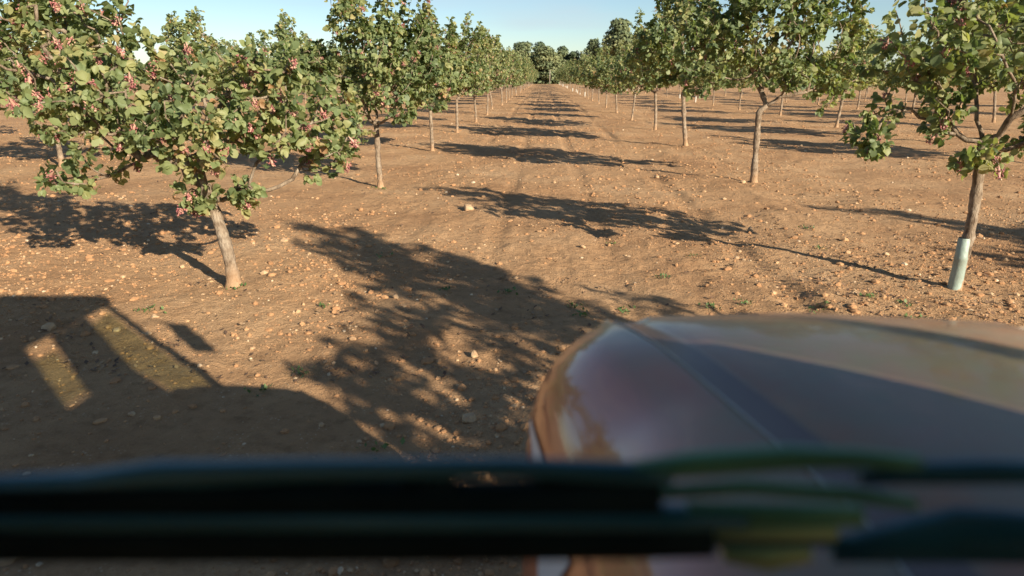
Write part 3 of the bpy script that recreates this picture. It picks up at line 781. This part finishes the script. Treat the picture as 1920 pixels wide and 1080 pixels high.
for i in range(4):
    mb = MB()
    pth = np.array([[0.25 * math.sin(f * 3 + i), 0.2 * math.sin(f * 2.2), -0.2 + 8 * f] for f in np.linspace(0, 1, 8)])
    mb.tube(pth, np.linspace(0.30, 0.12, 8), 8)
    for k in range(5):
        a = k * 1.3; mb.tube([pth[-2 - k % 3], pth[-2 - k % 3] + np.array([1.2 * math.cos(a), 1.2 * math.sin(a), 1.3]), pth[-2 - k % 3] + np.array([2.0 * math.cos(a), 2.0 * math.sin(a), 2.6])], [0.09, 0.06, 0.03], 5)
    me = mesh('trunk', np.concatenate(mb.v), [np.concatenate(mb.q), np.concatenate(mb.t)]); me.materials.append(M['pinebark']); WTM.append(me)
wr = random.Random(3)
def wood_tree(px, topy, Y, k, label, wscale=1.0, name='pine_tree'):
    c = 0.9555 * Y; X = ((px - 960) / 1280 - 0.047) * c * 1.0
    top = CAM_H + (145 - topy) / 1280 * Y * 1.07
    s = top / 11.0
    e = link(name, None, None, None, (X, Y, 0)); e.rotation_euler = (0, 0, wr.uniform(0, 6)); e.scale = (s * wscale, s * wscale, s)
    tag(e, label, 'tree', 'trees of the wood at the end of the orchard')
    link('trunk', WTM[k], None, e); link('crown', WC[k], None, e)
wood_tree(978, 90, 222, 0, 'round topped pine over the far end of the left row', 1.1)
wood_tree(1002, 88, 232, 1, 'bright green pine just left of the end of the track', 1.1)
wood_tree(1022, 96, 224, 2, 'broad olive green tree standing behind the end of the track', 1.3, 'woodland_tree')
wood_tree(1046, 95, 228, 1, 'olive green tree just right of the track end', 1.2, 'woodland_tree')
wood_tree(1063, 104, 236, 2, 'dark tree in the dip between the olive tree and the tall pine', 1.2, 'woodland_tree')
wood_tree(1082, 104, 230, 1, 'low dark tree before the narrow pine', 1.3, 'woodland_tree')
wood_tree(1109, 86, 226, 0, 'narrow dark pine left of the tallest pine', 0.7)
wood_tree(1160, 57, 224, 3, 'tallest round pine rising over the right row', 0.9)
wood_tree(1128, 100, 235, 2, 'bushy tree between the narrow and the tallest pine', 1.2, 'woodland_tree')
wood_tree(955, 112, 240, 1, 'low tree of the wood peeping over the left row', 1.3, 'woodland_tree')
wood_tree(1805, 40, 200, 3, 'dark round pine behind the sparse tree with the tube', 1.0)
wood_tree(1860, 36, 205, 0, 'dark round pine partly hidden at the edge of the picture', 1.3)
for i, (px, ty) in enumerate([(900, 118), (860, 122), (1190, 112), (1230, 108), (1290, 112), (1350, 116), (1430, 114), (1520, 112), (1620, 116), (1700, 110), (1750, 100), (800, 120), (700, 118), (600, 122), (500, 120), (380, 122), (240, 120), (100, 118)]):
    wood_tree(px, ty, 228 + wr.uniform(-8, 14), 1 + i % 2, 'tree of the far wood, mostly hidden behind the orchard rows', 1.5, 'woodland_tree')
# undergrowth below the wood
rng = np.random.RandomState(61); nq = 16000
p = np.stack([rng.uniform(-40, 60, nq), 222 + rng.rand(nq) * 14, rng.rand(nq) ** 1.2 * 4.5], 1)
me = leaf_mesh('undergrowth', rng, p, unit(rng.randn(nq, 3)), unit(rng.randn(nq, 3)), 0.6 + 0.6 * rng.rand(nq), rng.rand(nq) * 0.5, False)
tag(link('undergrowth', me, M['pine']), 'dark undergrowth below the far wood at the end of the track', 'undergrowth', None, 'stuff')
pm = MB(); pm.tube([(0, 0, -.2), (0, 0, 2.0), (0.02, 0, 4.1)], [0.11, 0.10, 0.085], 10)
X, Y = 0.8 + 0.9, 212
tag(pm.build('wooden_pole', M['wood'], None, True, (X, Y, 0)), 'thin pale pole standing at the far end of the track', 'pole')

# ------------------------------------------------------------------ tractor
TC = Vector((0.43, 0, 0))
tractor = link('tractor', None, None, None, TC)
tag(tractor, 'red tractor seen from its cab, glossy bonnet ahead and blurred wiper below', 'tractor')
def part(mb, name, mat, parent=tractor, smooth=True):
    return mb.build(name, mat, parent, smooth, None if parent is not tractor else -TC)

def hood_pt(s, Yv):
    """section of the bonnet: s in [0,1] from the left sill over the top to the right sill (mirrored)"""
    f = np.clip((Yv - 0.75) / 0.5, -0.4, 1)
    cr = -0.215 - 0.105 * f; ch = -0.150 - 0.110 * f; sh = -0.300 - 0.065 * f
    g_ = np.clip((Yv - 0.80) / 0.34, 0, 1); g_ = g_ * g_ * (3 - 2 * g_)   # squarer shoulder towards the nose
    lr = lambda a_, b_: (a_[0] + (b_[0] - a_[0]) * g_, a_[1] + (b_[1] - a_[1]) * g_)
    prof = [(-0.41, -0.95), (-0.440, -0.60), (-0.452, -0.34), lr((-0.447, -0.28), (-0.453, -0.24)), lr((-0.430, -0.21), (-0.446, -0.16)), lr((-0.395, -0.14), (-0.430, -0.10)), lr((-0.355, -0.080), (-0.405, -0.058)), lr((-0.315, -0.036), (-0.375, -0.026)), lr((-0.28, -0.010), (-0.352, -0.008)), lr((-0.255, 0.000), (-0.336, 0.0)),
            (cr - 0.012, 0.012), (cr - 0.003, 0.014), (cr + 0.004, 0.006), (cr + 0.02, 0.004), (ch - 0.015, 0.006), (ch - 0.004, 0.010), (ch + 0.012, 0.018), (-0.08, 0.026), (0, 0.030)]
    return prof
    prof = [(-0.40, -0.95), (-0.435, -0.60), (-0.450, -0.34), (-0.447, -0.24), (-0.432, -0.165), (-0.405, -0.105), (-0.37 - 0.02 * f, -0.055), (sh - 0.02, -0.020), (sh + 0.015, -0.004), (sh + 0.04, 0.000),
            (cr - 0.012, 0.012), (cr - 0.003, 0.014), (cr + 0.004, 0.006), (cr + 0.02, 0.004), (ch - 0.015, 0.006), (ch - 0.004, 0.010), (ch + 0.012, 0.018), (-0.08, 0.026), (0, 0.030)]
    return prof
def hood_surface(offset=0.0):
    Yn = np.concatenate([np.linspace(0.30, 1.18, 40)])
    rows = []
    NP = 19
    for t in list(Yn):
        rows.append(('top', t))
    P = []
    front = lambda x: 1.338 - 0.200 * abs(x / 0.47) ** 2.0
    full = 2 * NP - 1
    ntop = 46; nroll = 9; ndown = 8
    G = np.zeros((full, ntop + nroll + ndown, 3))
    for j in range(full):
        k = j if j < NP else full - 1 - j; sg = 1 if j < NP else -1
        px_ = hood_pt(0, 1.0)[k][0]
        yf_ = front(px_)
        for i in range(ntop):
            Yv = 0.30 + (yf_ - 0.045 - 0.30) * i / (ntop - 1)
            x, dz = hood_pt(0, Yv)[k]
            zt = 1.588 + 0.03 * (1.0 - Yv) - 0.05 * max(0, (Yv - 0.85) / 0.43) ** 2.5
            G[j, i] = (0.50 + sg * x * (1.16 if sg > 0 else 1.50), Yv, zt + dz)
        b0 = G[j, ntop - 1].copy()
        for i in range(nroll):
            a = (i + 1) / nroll * math.pi / 2
            G[j, ntop + i] = b0 + np.array([0, 0.045 * math.sin(a), -0.045 * (1 - math.cos(a))])
        b1 = G[j, ntop + nroll - 1].copy(); zend = 0.55
        for i in range(ndown):
            f = (i + 1) / ndown
            G[j, ntop + nroll + i] = b1 + np.array([0, -0.03 * f, min(0, (zend - b1[2])) * f])
    return G
G = hood_surface()
hb = MB(); hb.grid(G); hood = part(hb, 'bonnet', M['paint'])
hood['label'] = 'glossy brownish red bonnet with a long crease'
# pale stripe on the flank
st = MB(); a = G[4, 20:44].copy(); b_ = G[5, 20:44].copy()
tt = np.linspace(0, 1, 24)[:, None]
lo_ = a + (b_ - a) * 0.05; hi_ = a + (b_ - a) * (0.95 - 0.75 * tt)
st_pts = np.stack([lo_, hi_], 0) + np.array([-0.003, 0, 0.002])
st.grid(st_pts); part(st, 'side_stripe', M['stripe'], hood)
db = MB(); db.grid(np.stack([G[12, 2:47], G[13, 2:47], G[14, 2:47]], 0) + np.array([0, 0, 0.0016])); part(db, 'dark_band', M['band'], hood)
sm = MB()   # highlight along the crease, painted as a thin pale line
sm.tube(G[11, 2:45] + np.array([0, 0, 0.001]), 0.0011, 6); part(sm, 'crease_highlight', M['stripe'], hood)
lp = MB(); lp.tube(G[20:35, 47] + np.array([0, 0.002, 0.000]), np.concatenate([np.linspace(0.001, 0.0035, 8), np.full(7, 0.0035)]), 8); part(lp, 'front_edge_glint', M['lip'], hood)  # pale tube painting the sun glint along the front edge
en = MB(); en.box((0.43, 0.75, 0.80), (0.5, 1.0, 0.6)); part(en, 'engine_block', M['cab'])
# cab
def rod(mb, pts, r_): mb.tube(np.array(pts, float), r_, 8)
rf = MB(); rf.box((0.43, -0.43, 3.02), (1.10, 1.74, 0.14), None, 0.05); part(rf, 'roof', M['cab'])
for nm, pts in (('pillar', [(0.84, 0.42, 2.97), (0.90, 0.62, 2.2), (0.93, 0.80, 1.5)]), ('pillar', [(-0.10, 0.34, 2.97), (-0.42, 0.26, 2.0), (-0.52, 0.26, 1.2)]),
                ('pillar', [(0.95, -0.25, 2.97), (1.18, -0.25, 1.9), (1.2, -0.25, 0.9)]),
                ('pillar', [(0.93, -0.36, 2.97), (1.15, -0.36, 1.9), (1.2, -0.36, 0.9)]), ('pillar', [(-0.08, -0.45, 2.97), (-0.5, -0.45, 1.9), (-0.55, -0.45, 0.9)]),
                ('pillar', [(0.90, -1.25, 2.97), (1.1, -1.25, 1.9), (1.1, -1.25, 0.9)]), ('pillar', [(-0.05, -1.25, 2.97), (-0.4, -1.25, 1.9), (-0.4, -1.25, 0.9)])):
    mb = MB(); rod(mb, pts, 0.035); part(mb, nm, M['cab'])
def pane(name, quad, mat):
    mb = MB(); q = np.array(quad, float); mb.add(q, [list(range(len(q)))]); return part(mb, name, mat, tractor, False)
pane('side_window', [(0.92, 0.03, 2.84), (0.85, 0.38, 2.84), (0.93, 0.74, 1.62), (0.945, 0.43, 1.63), (0.97, 0.20, 2.14), (1.01, 0.03, 2.40)], M['tint'])
pane('side_window', [(0.94, -0.70, 2.82), (0.95, -0.46, 2.82), (1.04, -0.46, 2.44), (1.04, -0.70, 2.44)], M['tint'])
pane('side_window', [(-0.08, -0.42, 2.95), (-0.10, 0.32, 2.95), (-0.50, 0.25, 1.25), (-0.53, -0.42, 1.25)], M['tint'])
pane('side_window', [(-0.05, -1.22, 2.95), (-0.08, -0.47, 2.95), (-0.53, -0.47, 1.25), (-0.4, -1.22, 1.25)], M['tint'])
pane('rear_window', [(-0.05, -1.26, 2.95), (0.90, -1.26, 2.95), (1.0, -1.26, 2.33), (-0.2, -1.26, 2.33)], M['tint'])
for q in ([(0.945, 0.76, 1.55), (0.945, 0.42, 1.61), (0.97, 0.19, 2.09), (1.01, 0.02, 2.38), (0.93, 0.02, 2.95), (0.95, -0.45, 2.95), (1.20, -0.45, 1.0), (0.95, 0.78, 1.0)],
          [(0.93, -0.71, 2.95), (1.05, -0.71, 2.43), (1.05, -0.46, 2.43), (1.20, -0.46, 1.0), (1.12, -1.24, 1.0), (0.92, -1.24, 2.95)]):
    q = np.array(q); n = len(q); mb = MB(); V_ = np.concatenate([q, q + np.array([0.02, 0.004, 0])])
    me = mesh('added_side_blocker', V_, [np.array([list(range(n)), list(range(2 * n - 1, n - 1, -1))]), np.array([[i, i + n, (i + 1) % n + n, (i + 1) % n] for i in range(n)])], False)
    link('added_side_blocker', me, M['cab'], tractor, -TC)  # unseen opaque panels, added and cut to shape the cab shadow
rp_ = MB(); rp_.box((0.40, -1.28, 1.66), (1.5, 0.03, 1.32)); part(rp_, 'added_rear_blocker', M['cab'])  # unseen, added to keep stray sun off the ground beside the cab
# windscreen, gently curved
ws = MB(); u_ = np.linspace(0, 1, 13); Pw = np.zeros((13, 2, 3))
for i, u in enumerate(u_):
    bow = 0.22 * (1 - (2 * u - 1) ** 2)
    Pw[i, 0] = (-0.50 + 1.42 * u, 0.30 + 0.42 * u * 0.9 + bow * (1 - 0.6 * u), 1.30); Pw[i, 1] = (-0.10 + 0.94 * u, 0.34 + 0.06 * u + 0.05 * (1 - (2 * u - 1) ** 2), 2.93)
ws.grid(Pw); part(ws, 'windscreen', M['clear'])
bd = MB(); bd.box((0.33, -0.80, 0.95), (1.3, 0.95, 0.55)); part(bd, 'cab_body', M['cab'])
se = MB(); se.box((0.50, -0.75, 1.40), (0.46, 0.45, 0.14), None, 0.04); se.box((0.50, -1.0, 1.78), (0.46, 0.12, 0.7), None, 0.04); se.box((0.50, -1.0, 2.22), (0.26, 0.10, 0.16), None, 0.03); part(se, 'seat', M['cab'])
mi = MB(); mi.box((1.10, 0.70, 2.36), (0.20, 0.05, 0.34), None, 0.024); mir = part(mi, 'mirror', M['black'])
ma = MB(); rod(ma, [(0.87, 0.52, 2.62), (1.0, 0.62, 2.62), (1.10, 0.72, 2.50)], 0.010); part(ma, 'mirror_arm', M['black'], mir)
def wheel(x, y, r_, wd):
    mb = MB(); h = wd / 2
    mb.lathe((x, y, r_), [(r_ * .58, -h * .8), (r_ * .75, -h), (r_ * .93, -h * .95), (r_, -h * .6), (r_, h * .6), (r_ * .93, h * .95), (r_ * .75, h), (r_ * .58, h * .8), (r_ * .58, -h * .8)], 40)
    for k in range(22):
        a = k * 2 * math.pi / 22
        for sg in (-1, 1):
            mb.box((x + sg * h * 0.42, y + math.cos(a + sg * .07) * r_, r_ + math.sin(a + sg * .07) * r_), (h * 0.85, 0.05, 0.05), Matrix.Rotation(a, 3, 'X').to_euler())
    wv = part(mb, 'wheel', M['tyre'])
    rm = MB(); rm.lathe((x, y, r_), [(0.02, h * .3), (r_ * .3, h * .3), (r_ * .4, h * .1), (r_ * .57, h * .5), (r_ * .57, -h * .5), (r_ * .4, -h * .1), (0.02, -h * .1)], 32); part(rm, 'rim', M['stripe'], wv)
wheel(-0.12, 0.78, 0.36, 0.26); wheel(0.98, 0.78, 0.36, 0.26); wheel(-0.22, -0.95, 0.60, 0.36); wheel(1.08, -0.95, 0.60, 0.36)

# windscreen wiper across the lower edge of the view, just outside the glass
WY = 0.37
def wp(px, py, Y=WY):
    u = (px - 960) / 1280 ; v = (py - 540) / 1280
    d = cam.rotation_euler.to_matrix() @ Vector((u, -v, -1)); k = Y / d.y
    return np.array((d * k + cam.location)[:])
def strip(mb, pts, thick=0.012):
    """pts: list of (px, y_top, y_bottom): a flat bar of real thickness"""
    T_ = [wp(p[0], p[1]) for p in pts]; B_ = [wp(p[0], p[2]) for p in pts]
    n = len(pts); V = []
    for a, b2 in zip(T_, B_):
        m1 = a * 0.9 + b2 * 0.1
        V += [a + np.array([0, thick * .5, 0]), m1 + np.array([0, -thick * .2, 0]), b2 + np.array([0, -thick * .2, 0]), b2 + np.array([0, thick, 0])]
    q = []
    for i in range(n - 1):
        for k in range(4):
            k2 = (k + 1) % 4; q.append([i * 4 + k, i * 4 + k2, (i + 1) * 4 + k2, (i + 1) * 4 + k])
    q.append([0, 1, 2, 3]); q.append([(n - 1) * 4 + 3, (n - 1) * 4 + 2, (n - 1) * 4 + 1, (n - 1) * 4])
    mb.add(V, q)
wb = MB()
strip(wb, [(-160, 978, 1050), (300, 980, 1050), (800, 980, 1048), (1200, 978, 1045), (1340, 985, 1040)])
wiper = part(wb, 'wiper', M['black'])
mb = MB(); strip(mb, [(-160, 910, 945), (150, 890, 935), (280, 872, 915), (600, 868, 898), (960, 866, 892), (1200, 874, 905), (1260, 885, 905)]); part(mb, 'wiper_arm', M['teal'], wiper)
mb = MB(); strip(mb, [(-160, 915, 975), (300, 902, 975), (640, 908, 975), (900, 912, 975), (1240, 900, 975)])
for x0, x1 in ((440, 480), (600, 640), (755, 850), (1010, 1240)): strip(mb, [(x0, 885, 940), (x1, 890, 940)], 0.010)
part(mb, 'blade_bracket', M['black'], wiper)
mb = MB(); strip(mb, [(-160, 960, 992), (700, 960, 990), (1250, 958, 990), (1400, 965, 985)], 0.02); part(mb, 'blade_carrier', M['teal'], wiper)
mb = MB(); strip(mb, [(1190, 872, 900), (1300, 853, 892), (1480, 842, 878), (1620, 848, 874), (1730, 862, 880)], 0.01); part(mb, 'reflection_arc', M['green'], wiper)  # green arc of the windscreen reflection, built as a strip
mb = MB(); strip(mb, [(1240, 915, 935), (1400, 905, 925), (1600, 918, 940), (1720, 940, 955)], 0.008); strip(mb, [(1290, 945, 985), (1480, 950, 985), (1620, 955, 985)], 0.008); part(mb, 'linkage_and_reflection_bar', M['green'], wiper)  # green strips here imitate the reflection in the glass
mb = MB(); strip(mb, [(1330, 984, 1010), (1450, 985, 1012), (1570, 988, 1010)], 0.008); strip(mb, [(1355, 1020, 1050), (1440, 1022, 1068), (1520, 1026, 1050)], 0.01); part(mb, 'reflection_bright_spots', M['lime'], wiper)  # bright spots of the glass reflection, painted as pale strips
mb = MB(); strip(mb, [(1610, 890, 905), (1720, 872, 905), (1850, 868, 905), (2080, 876, 905)]); strip(mb, [(1560, 1020, 1050), (1700, 985, 1050), (1800, 960, 1050), (1900, 965, 1052), (2080, 985, 1055)]); part(mb, 'wiper_motor_cover', M['teal'], wiper)
mb = MB(); strip(mb, [(1330, 1010, 1024), (1600, 1010, 1022), (1720, 1000, 1012)], 0.006); part(mb, 'linkage_and_reflection_bar', M['teal'], wiper)
